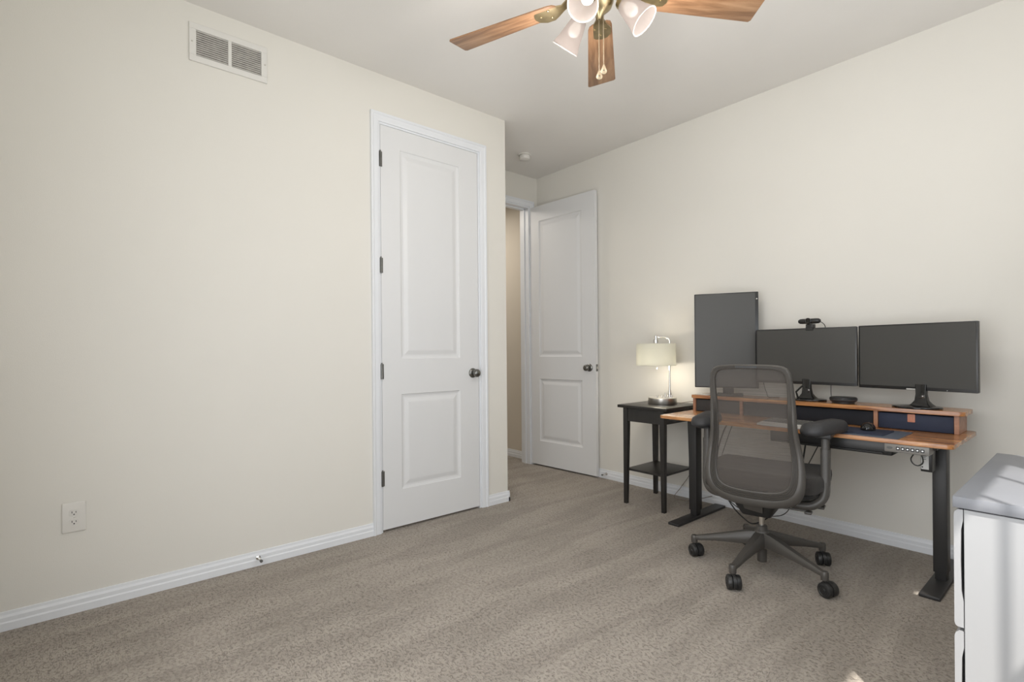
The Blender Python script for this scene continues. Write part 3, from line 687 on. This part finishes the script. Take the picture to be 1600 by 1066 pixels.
# ------------------------------------------------------------------ monitors
def monitor(name, label, a_, b_, z0, z1, depth=.022, portrait=False, group=None):
    """screen from floor point a (left) to b (right), facing the room"""
    a_, b_ = Vector((*a_, 0)), Vector((*b_, 0)); c = (a_ + b_) / 2; wd = (b_ - a_).length; rz = math.atan2((b_ - a_).y, (b_ - a_).x)
    t = thing(name, label, 'monitor', (c.x, c.y, SZ), rz); h0, h1 = z0 - SZ, z1 - SZ
    bm = B(); prism(bm, [(x, 0, z) for x, z in rrect(-wd / 2, wd / 2, h0, h1, .004, 3)], (0, depth, 0), .0012); obj('monitor_case', bm, 'bezel', t)
    bw = .007; bl = .016
    x0, x1, q0, q1 = (-wd / 2 + bw, wd / 2 - bw, h0 + bl, h1 - bw) if not portrait else (-wd / 2 + bw, wd / 2 - .019, h0 + bw, h1 - bw)
    bm = B(); box(bm, (x0, -.0006, q0), (x1, .0005, q1)); obj('screen', bm, 'screen', t, smooth=False)
    bm = B(); box(bm, (-wd / 2 * .5, depth, h0 + (h1 - h0) * .2), (wd / 2 * .5, depth + .025, h0 + (h1 - h0) * .75), .008); obj('rear_housing', bm, 'bezel', t)
    return t, wd, h0, h1
def stand(t, bx, by, brx, bry, top, neck_x, depth=.022):
    bm = B(); n = 40
    rings = [[(bx + brx * s * math.cos(2 * PI * k / n), by + bry * s * math.sin(2 * PI * k / n), z) for k in range(n)] for s, z in ((.98, 0), (1, .002), (1, .007), (.985, .010), (.45, .014), (.30, .016))]
    loft(bm, rings); obj('stand_base', bm, 'gloss', t, angle=50)
    bm = B(); secs = []
    for q, wx, wy, ox, oy in ((0.0, .046, .034, 0, 0), (.10, .036, .026, -.002, .004), (.25, .026, .018, -.005, .010), (.55, .022, .014, -.009, .018), (1.0, .024, .013, -.012, .026)):
        z = .012 + (top - .012) * q
        cx = bx + neck_x + ox; cy = by + oy
        secs.append([(cx + x, cy + y, z) for x, y in rrect(-wx, wx, -wy, wy, .006, 3)])
    loft(bm, secs); obj('stand_neck', bm, 'gloss', t)
m2, wd, h0, h1 = monitor('monitor', 'middle landscape monitor with the webcam clipped on top', (-1.417, 3.205), (-.879, 3.200), .881, 1.206)
stand(m2, .030, -.015, .095, .075, h0 + .03, -.002)
bm = B(); box(bm, (.0, -.0022, h0 + .0015), (.035, -.0004, h0 + .0075), .0005, 1); obj('brand_strip', bm, 'silver', m2, label='small silver strip on the lower bezel')
bm = B(); tube(bm, [(.005, .012, h0 + .005), (-.035, -.012, .045), (-.010, -.045, .008)], .0055, 8); obj('support_leg', bm, 'gloss', m2)
m3, wd, h0, h1 = monitor('monitor', 'rightmost landscape monitor on a wide oval glossy stand', (-.874, 3.212), (-.382, 3.114), .876, 1.208)
stand(m3, .022, -.02, .102, .085, h0 + .03, .022)
bm = B(); box(bm, (-.03, -.0022, h0 + .0015), (.012, -.0004, h0 + .0075), .0005, 1); obj('brand_strip', bm, 'silver', m3, label='small silver strip on the lower bezel')
bm = B(); box(bm, (.135, -.0014, h0 + .004), (.138, -.0004, h0 + .007)); obj('power_light', bm, 'label', m3, smooth=False)
m1, wd, h0, h1 = monitor('monitor', 'tall portrait monitor at the left end of the desk', (-1.775, 3.105), (-1.432, 3.275), .838, 1.452, portrait=True)
bm = B(); box(bm, (-.055, -.075, 0), (.10, .085, .010), .003); obj('stand_base', bm, 'black', m1)
bm = B(); box(bm, (-.02, .024, .008), (.045, .052, .30), .004); obj('stand_neck', bm, 'black', m1)
bm = B(); lathe(bm, [(.0045, 0), (.003, .0015)], (wd / 2 - .0095, -.0002, h1 - .045), (0, -1, 0), 14); obj('power_button', bm, 'steel', m1)
bm = B(); box(bm, (wd / 2 - .014, -.002, h0 + (h1 - h0) * .405), (wd / 2 - .008, 0, h0 + (h1 - h0) * .455), .0005, 1); obj('brand_strip', bm, 'silver', m1, label='small silver strip on the side bezel')
# cable dropping between the monitors
bm = B(); tube(bm, smooth_path([(-1.40, 3.245, .93), (-1.385, 3.24, .86), (-1.365, 3.225, .82), (-1.35, 3.22, SZ + .003), (-1.30, 3.25, SZ + .003)], 6), .0022, 6)
tag(origin(obj('monitor_cable', bm, 'black'), (-1.35, 3.22, SZ)), 'thin dark cable hanging between portrait and middle monitors, seen through chair mesh', 'cable')
# flat tray under the portrait monitor
t = thing('flat_tray', 'pale flat tray on the left end of the riser under the portrait monitor', 'tray', (-1.715, 3.115, SZ), R(-1.6))
bm = B(); pillow(bm, -.045, .040, -.03, .03, 0, .006, .008, .003, 3); obj('tray_body', bm, 'silver', t)

# webcam
wc = thing('webcam', 'black bar shaped webcam on top of the middle monitor', 'webcam', (-1.112, 3.208, 1.206), R(-3)); wc.scale = (1.15, 1.15, 1.15)
bm = B(); lathe(bm, [(.001, -.052), (.010, -.050), (.0155, -.043), (.0165, -.030), (.0165, .030), (.0155, .043), (.010, .050), (.001, .052)], (0, -.006, .034), (1, 0, 0), 24); bmesh.ops.scale(bm, vec=(1, .85, .80), verts=bm.verts, space=Matrix.Translation((0, .006, -.034))); obj('webcam_body', bm, 'black', wc, angle=60)
bm = B(); lathe(bm, [(.0155, 0), (.0155, .006), (.012, .008), (.010, .0065), (.001, .0065)], (0, -.018, .034), (0, -1, 0), 24); obj('lens', bm, 'gloss', wc)
bm = B(); box(bm, (-.017, -.010, 0.0), (.017, .026, .020), .003); box(bm, (-.017, -.0105, -.012), (.017, -.0035, .004), .001, 1); obj('clip', bm, 'black', wc)
bm = B(); tube(bm, smooth_path([(.045, .004, .03), (.055, .012, .022), (.060, .026, .004), (.062, .032, -.05)], 5), .0018, 6); obj('webcam_cord', bm, 'black', wc)

# smart speaker puck
v = (-.930, 3.150)
pk = thing('speaker_puck', 'round black speaker puck on the riser between two monitor stands', 'speaker', (v[0], v[1], SZ))
bm = B(); lathe(bm, [(.050, 0), (.053, .002), (.053, .008)], n=40); obj('puck_foot', bm, 'black', pk)
bm = B(); lathe(bm, [(.053, .008), (.062, .013), (.0645, .020), (.0645, .028), (.060, .033), (.001, .034)], n=48); obj('puck_body', bm, 'pad', pk, angle=50)
bm = B(); lathe(bm, [(.0648, .0265), (.0648, .0285), (.063, .030)], n=48, caps=False); obj('light_ring', bm, 'gloss', pk)
bm = B(); tube(bm, smooth_path([(-.06, .03, .012), (-.070, .04, .03), (-.076, .055, .08), (-.078, .075, .16)], 6), .0018, 6); obj('puck_cord', bm, 'black', pk)

# cables hanging under the desk
def cable(name, pts, r, label, m='black'):
    bm = B(); tube(bm, smooth_path(pts, 8), r, 8); o = obj(name, bm, m); origin(o, pts[-1]); return tag(o, label, 'cable')
cable('desk_cable', [(-1.50, 3.00, .640), (-1.545, 3.02, .56), (-1.60, 3.06, .42), (-1.595, 3.08, .26), (-1.52, 3.07, .13), (-1.43, 3.05, .065), (-1.36, 3.03, .055), (-1.27, 3.02, .12), (-1.20, 3.0, .22), (-1.10, 3.0, .40), (-1.06, 3.0, .606)], .0042, 'thick black cable looping down behind the left desk leg and chair')
cable('desk_cable', [(-1.52, 3.12, .640), (-1.58, 3.14, .50), (-1.64, 3.18, .36), (-1.66, 3.20, .22), (-1.60, 3.22, .10), (-1.48, 3.24, .04), (-1.36, 3.25, .05), (-1.25, 3.22, .11), (-1.15, 3.1, .30), (-1.0, 3.05, .606)], .0026, 'thin black cable hanging lower beside the left desk leg')

# ------------------------------------------------------------------ office chair
CH = R(11)
ch = thing('office_chair', 'charcoal mesh back office chair on five casters at the desk', 'chair', (-1.121, 2.582, 0), CH)
ch_in = lambda an: Vector((math.cos(an), math.sin(an), 0))
for k in range(5):
    an = R(199.5 + 72 * k) - CH; d = ch_in(an); nrm = Vector((-d.y, d.x, 0))
    bm = B(); secs = []
    for r, wd, zb, zt in ((.020, .030, .105, .180), (.06, .027, .112, .176), (.13, .023, .107, .156), (.22, .019, .098, .130), (.295, .0155, .086, .110), (.322, .014, .083, .103)):
        secs.append([d * r + nrm * (wd * x) + Vector((0, 0, zb + (zt - zb) * y)) for x, y in ((-.85, 0), (.85, 0), (1, .25), (1, .7), (.62, 1), (-.62, 1), (-1, .7), (-1, .25))])
    loft(bm, secs); leg = obj('base_leg', bm, 'chair', ch, angle=40)
    e = d * .322
    bm = B(); lathe(bm, [(.012, .066), (.0155, .068), (.0165, .085), (.0165, .100), (.013, .106), (.001, .107)], e, n=18); obj('caster_socket', bm, 'chair', leg)
    # caster: trailing twin wheels under a hood
    tr = R(-41) - CH + R((14, -10, 22, -16, 8)[k]); dd = ch_in(tr); nn = Vector((-dd.y, dd.x, 0)); cc = e + dd * .016 + Vector((0, 0, .033))
    cs = None
    bm = B(); tube(bm, [e + Vector((0, 0, .045)), e + Vector((0, 0, .070))], .007, 10)
    rings = []
    for i in range(13):
        q = R(-25 + 200 * i / 12); o_ = cc + dd * (math.cos(q) * .0355) + Vector((0, 0, math.sin(q) * .0355)); i_ = cc + dd * (math.cos(q) * .020) + Vector((0, 0, math.sin(q) * .020))
        rings.append([o_ - nn * .0075, o_ + nn * .0075, i_ + nn * .0075, i_ - nn * .0075])
    loft(bm, rings); cs = obj('caster_fork', bm, 'black', leg)
    for s in (-1, 1):
        bm = B(); lathe(bm, [(.001, .0085), (.031, .0085), (.033, .011), (.033, .024), (.030, .0285), (.022, .031), (.020, .029), (.009, .029), (.007, .032), (.001, .033)], cc, nn * s, 28)
        w_ = obj('caster_wheel', bm, 'black', leg)
bm = B(); lathe(bm, [(.024, .100), (.034, .104), (.038, .125), (.038, .170), (.031, .186), (.027, .190), (.026, .208), (.022, .212)], n=32); obj('base_hub', bm, 'chair', ch, angle=40)
bm = B(); lathe(bm, [(.017, .030), (.022, .032), (.022, .100)], n=24); obj('lift_sleeve', bm, 'chair', ch)
bm = B(); tube(bm, [(0, 0, .205), (0, 0, .300)], .0135, 20); obj('gas_lift', bm, 'chrome', ch)
bm = B(); rings = [[(x, y, z) for x, y in rrect(-w_ / 2, w_ / 2, y0, y1, .02, 4)] for w_, y0, y1, z in ((.10, -.10, .09, .282), (.13, -.13, .12, .288), (.17, -.16, .15, .335), (.20, -.17, .16, .375))]
loft(bm, rings); obj('tilt_mechanism', bm, 'black', ch)
bm = B(); tube(bm, [(.08, .06, .325), (.235, .075, .335)], .006, 10); box(bm, (.225, .045, .322), (.262, .105, .333), .004); obj('height_lever', bm, 'chair', ch)
bm = B(); tube(bm, [(.08, -.04, .325), (.20, -.045, .33)], .005, 10); box(bm, (.195, -.065, .318), (.225, -.025, .330), .004); obj('tilt_lever', bm, 'chair', ch)
# seat: contoured cushion on a shell
bm = B(); nx, ny = 22, 22; sw, sy0, sy1 = .272, -.175, .375
def seat_top(u, v):
    # u,v in -1..1 superelliptic square
    x = .006 + u * sw * (1 - .04 * v * v); y = (sy0 + sy1) / 2 + v * (sy1 - sy0) / 2 * (1 - .10 * u * u)
    z = .498 - .018 * (1 - u * u) * (1 - (v - .1) ** 2) - .030 * max(0, v - .55) ** 2 / .2 + .010 * max(0, -v - .5)
    return x, y, z
def disc(r, k, n=48):
    a_ = 2 * PI * k / n; c, s = math.cos(a_), math.sin(a_); q = (abs(c) ** 6 + abs(s) ** 6) ** (-1 / 6); return r * c * q, r * s * q
rings = []
for r, dzz in ((.86, -.085), (.94, -.080), (.99, -.065), (1.0, -.045), (.995, -.025), (.975, -.010), (.94, -.002), (.85, .0), (.6, .0), (.3, .0), (.05, 0)):
    ring = []
    for k in range(48):
        u, v = disc(r, k); x, y, z = seat_top(max(-1, min(1, u)), max(-1, min(1, v))); ring.append((x, y, z + dzz if dzz > -.03 else .498 + dzz - .028 * max(0, v - .55) ** 2 / .2))
    rings.append(ring)
loft(bm, rings); obj('seat', bm, 'fabric', ch, angle=60)
bm = B(); rings = []
for r, z in ((.55, .372), (.80, .384), (.93, .402), (.93, .420)):
    rings.append([(u * sw, (sy0 + sy1) / 2 + v * (sy1 - sy0) / 2, z) for u, v in [disc(r, k) for k in range(48)]])
loft(bm, rings); obj('seat_shell', bm, 'black', ch, angle=50)
# back: closed frame outlined in (u, z), bent in y
def interp(tab, z):
    for (z0, a0), (z1, a1) in zip(tab, tab[1:]):
        if z <= z1: t_ = (z - z0) / (z1 - z0); t_ = t_ * t_ * (3 - 2 * t_); return a0 + (a1 - a0) * t_
    return tab[-1][1]
def half_outline(P, n):
    """P: half outline points from bottom centre to top centre (u,z); returns a closed resampled loop"""
    sm = smooth_path([Vector((u, z, 0)) for u, z in P], 10)
    Ls = [0]
    for a_, b_ in zip(sm, sm[1:]): Ls.append(Ls[-1] + (b_ - a_).length)
    out = []
    for k in range(n + 1):
        s = Ls[-1] * k / n
        i = max(j for j in range(len(Ls)) if Ls[j] <= s + 1e-9); i = min(i, len(sm) - 2)
        f = (s - Ls[i]) / max(1e-9, Ls[i + 1] - Ls[i]); out.append(sm[i].lerp(sm[i + 1], f))
    return [(p.x, p.y) for p in out] + [(-p.x, p.y) for p in out[-2:0:-1]]
OUT = [(0, .356), (.09, .359), (.158, .376), (.198, .408), (.216, .465), (.215, .54), (.203, .62), (.190, .70), (.185, .78), (.181, .88), (.174, .955), (.163, .993), (.135, 1.010), (.07, 1.016), (0, 1.017)]
INN = [(0, .430), (.07, .433), (.122, .444), (.149, .468), (.160, .508), (.162, .57), (.156, .64), (.150, .70), (.150, .78), (.152, .88), (.151, .945), (.143, .975), (.118, .990), (.06, .996), (0, .997)]
NB = 48
lo_ = [(u + .006, z) for u, z in half_outline(OUT, NB)]; li_ = [(u + .006, z) for u, z in half_outline(INN, NB)]
YT = [(.36, -.205), (.45, -.222), (.62, -.205), (.78, -.225), (1.03, -.265)]
def back_y(u, z): return interp(YT, z) + .55 * u * u
def bk(u, z, off): return (u, back_y(u, z) - off, z)
bm = B(); rings = []
for i in range(len(lo_)):
    (ou, oz), (iu, iz) = lo_[i], li_[i]; wd_ = math.hypot(ou - iu, oz - iz)
    gr = min(1, max(0, (wd_ - .030) / .015))                       # grooves only where the band is wide
    prof = [(0, 0), (.02, .008), (.10, .014), (.25, .017), (.42, .016)]
    for g in (.50, .62, .74, .86): prof += [(g, .014 - .002 * gr * 0 - (g - .5) * .010), (g + .02, .014 - (g - .5) * .010 - .0035 * gr), (g + .07, .014 - (g - .5) * .012 - .0035 * gr * .6)]
    prof += [(1.0, .004), (1.0, -.006), (.5, -.014), (.05, -.010)]
    rings.append([bk(ou + (iu - ou) * s, oz + (iz - oz) * s, off) for s, off in prof])
loft(bm, rings + [rings[0]], caps=False); bmesh.ops.remove_doubles(bm, verts=bm.verts, dist=1e-5); obj('back_frame', bm, 'chair', ch, angle=28)
# mesh panel filling the frame
bm = B(); rings = []
cz = .72
for s in (1.02, .85, .65, .45, .25, .06):
    rings.append([(u * s, back_y(u * s, cz + (z - cz) * s) + .002, cz + (z - cz) * s) for u, z in li_])
loft(bm, rings, caps=False); bm.faces.new([v for v in bm.verts][-len(li_):]); obj('back_mesh', bm, 'mesh', ch, angle=80, label='see-through dark mesh panel')
# grip slot at the top of the frame
bm = B(); prism(bm, [bk(u, z, .0165) for u, z in rrect(-.047, .047, 1.0005, 1.0105, .004, 3)], (0, -.0008, 0)); obj('grip_slot', bm, 'black', ch)
# back support under the frame
bm = B(); loft(bm, [[(x, y, z) for x in (-.04, .04) for y, z in (((-.16, .325), (-.16, .345)) if x < 0 else ((-.16, .345), (-.16, .315)))], [(x, y, z) for x in (-.045, .045) for y, z in (((-.195, .365), (-.175, .385)) if x < 0 else ((-.175, .385), (-.195, .365)))], [(x, y, z) for x in (-.045, .045) for y, z in (((-.205, .41), (-.185, .41)) if x < 0 else ((-.185, .41), (-.205, .41)))]]); obj('back_support', bm, 'chair', ch)
# arms
for s in (-1, 1):
    ax = .262 * s + (.012 if s > 0 else 0)
    bm = B(); pts = smooth_path([(s * .13, -.03, .355), (s * .19, -.03, .350), (s * .235, -.025, .362), (ax - s * .004, -.015, .40), (ax, -.005, .47)], 6)
    n = len(pts); rings = []
    for i, p in enumerate(pts):
        t_ = (pts[min(i + 1, n - 1)] - pts[max(i - 1, 0)]).normalized(); side = Vector((0, 1, 0)); nn = t_.cross(side).normalized()
        rings.append([p + side * (.029 * x) + nn * (.018 * y) for x, y in ((-1, -.4), (-.7, -1), (.7, -1), (1, -.4), (1, .4), (.7, 1), (-.7, 1), (-1, .4))])
    loft(bm, rings); obj('arm_bracket', bm, 'chair', ch, angle=45)
    bm = B(); loft(bm, [[(ax + x, y + oy, z) for x, y in rrect(-.019, .019, -.029, .029, .011, 3)] for oy, z in ((-.006, .455), (0, .50), (.004, .56), (.006, .62))]); obj('arm_post_sleeve', bm, 'chair', ch)
    bm = B(); loft(bm, [[(ax + x, y + oy, z) for x, y in rrect(-.0155, .0155, -.025, .025, .009, 3)] for oy, z in ((.006, .61), (.008, .690))]); obj('arm_post', bm, 'chair', ch)
    bm = B(); box(bm, (ax - .030, -.07, .676), (ax + .030, .09, .696), .003); obj('arm_plate', bm, 'black', ch)
    bm = B(); rings = []
    for z, ins in ((.692, .014), (.698, .004), (.708, 0), (.728, .001), (.743, .007), (.752, .018), (.756, .034)):
        ring = []
        for x, y in rrect(-.056 + ins, .056 - ins, -.165 + ins, .150 - ins, max(.050 - ins, .006), 6): ring.append((ax + x * (1 - .10 * abs(y / .15)), y, z - .010 * (y / .15) ** 2 * (1 if z > .71 else -.1)))
        rings.append(ring)
    loft(bm, rings); bmesh.ops.rotate(bm, verts=bm.verts, cent=(ax, 0, 0), matrix=Matrix.Rotation(R(-18 if s > 0 else 4), 3, 'Z')); obj('arm_pad', bm, 'pad', ch, angle=60)

# ------------------------------------------------------------------ dresser at the window wall
DH = .720; dx0, dx1, dy0, dy1 = -.250, .30, 1.636, 2.415
dr = thing('dresser', 'white dresser with a grey top at the right edge, lit by sun', 'dresser', ((dx0 + dx1) / 2, (dy0 + dy1) / 2, 0))
cx, cy = (dx0 + dx1) / 2, (dy0 + dy1) / 2
bm = B(); box(bm, (dx0 - cx, dy0 - cy, DH - .027), (dx1 - cx, dy1 - cy, DH), .0015); obj('dresser_top', bm, 'slab', dr, label='grey laminate top')
bx0 = dx0 + .020
bm = B(); box(bm, (bx0 - cx, dy0 + .008 - cy, .04), (dx1 - .004 - cx, dy0 + .026 - cy, DH - .031), .001, 1); obj('side_panel', bm, 'cabinet', dr)
bm = B(); box(bm, (bx0 - cx, dy1 - .026 - cy, .04), (dx1 - .004 - cx, dy1 - .008 - cy, DH - .031), .001, 1); obj('side_panel', bm, 'cabinet', dr)
bm = B(); box(bm, (dx1 - .012 - cx, dy0 + .026 - cy, .04), (dx1 - .004 - cx, dy1 - .026 - cy, DH - .031)); box(bm, (bx0 - cx + .03, dy0 + .026 - cy, .04), (dx1 - .012 - cx, dy1 - .026 - cy, .056)); box(bm, (bx0 - cx + .03, dy0 + .026 - cy, DH - .031), (dx1 - .012 - cx, dy1 - .026 - cy, DH - .027)); obj('carcass', bm, 'cabinet', dr, smooth=False)
bm = B(); box(bm, (bx0 + .03 - cx, dy0 + .03 - cy, 0), (dx1 - .03 - cx, dy1 - .03 - cy, .04)); obj('plinth', bm, 'cabinet', dr, smooth=False)
for z0, z1 in ((.398, .688), (.070, .388)):
    # front in profile: rounded outer edges and a finger recess along the hidden face
    f0 = dx0 + .001; f1 = bx0 - .0015; hm = (z0 + z1) / 2 + .02
    P = [(f1, z0), (f0 + .006, z0), (f0 + .002, z0 + .003), (f0, z0 + .010), (f0, z1 - .014), (f0 + .002, z1 - .006), (f0 + .008, z1), (f1, z1), (f1, hm + .10), (f1 - .004, hm + .075), (f1 - .005, hm), (f1 - .004, hm - .075), (f1, hm - .10)]
    bm = B(); prism(bm, [(x - cx, dy0 + .009 - cy, z) for x, z in P], (0, dy1 - dy0 - .018, 0)); obj('drawer_front', bm, 'cabinet', dr, angle=30)
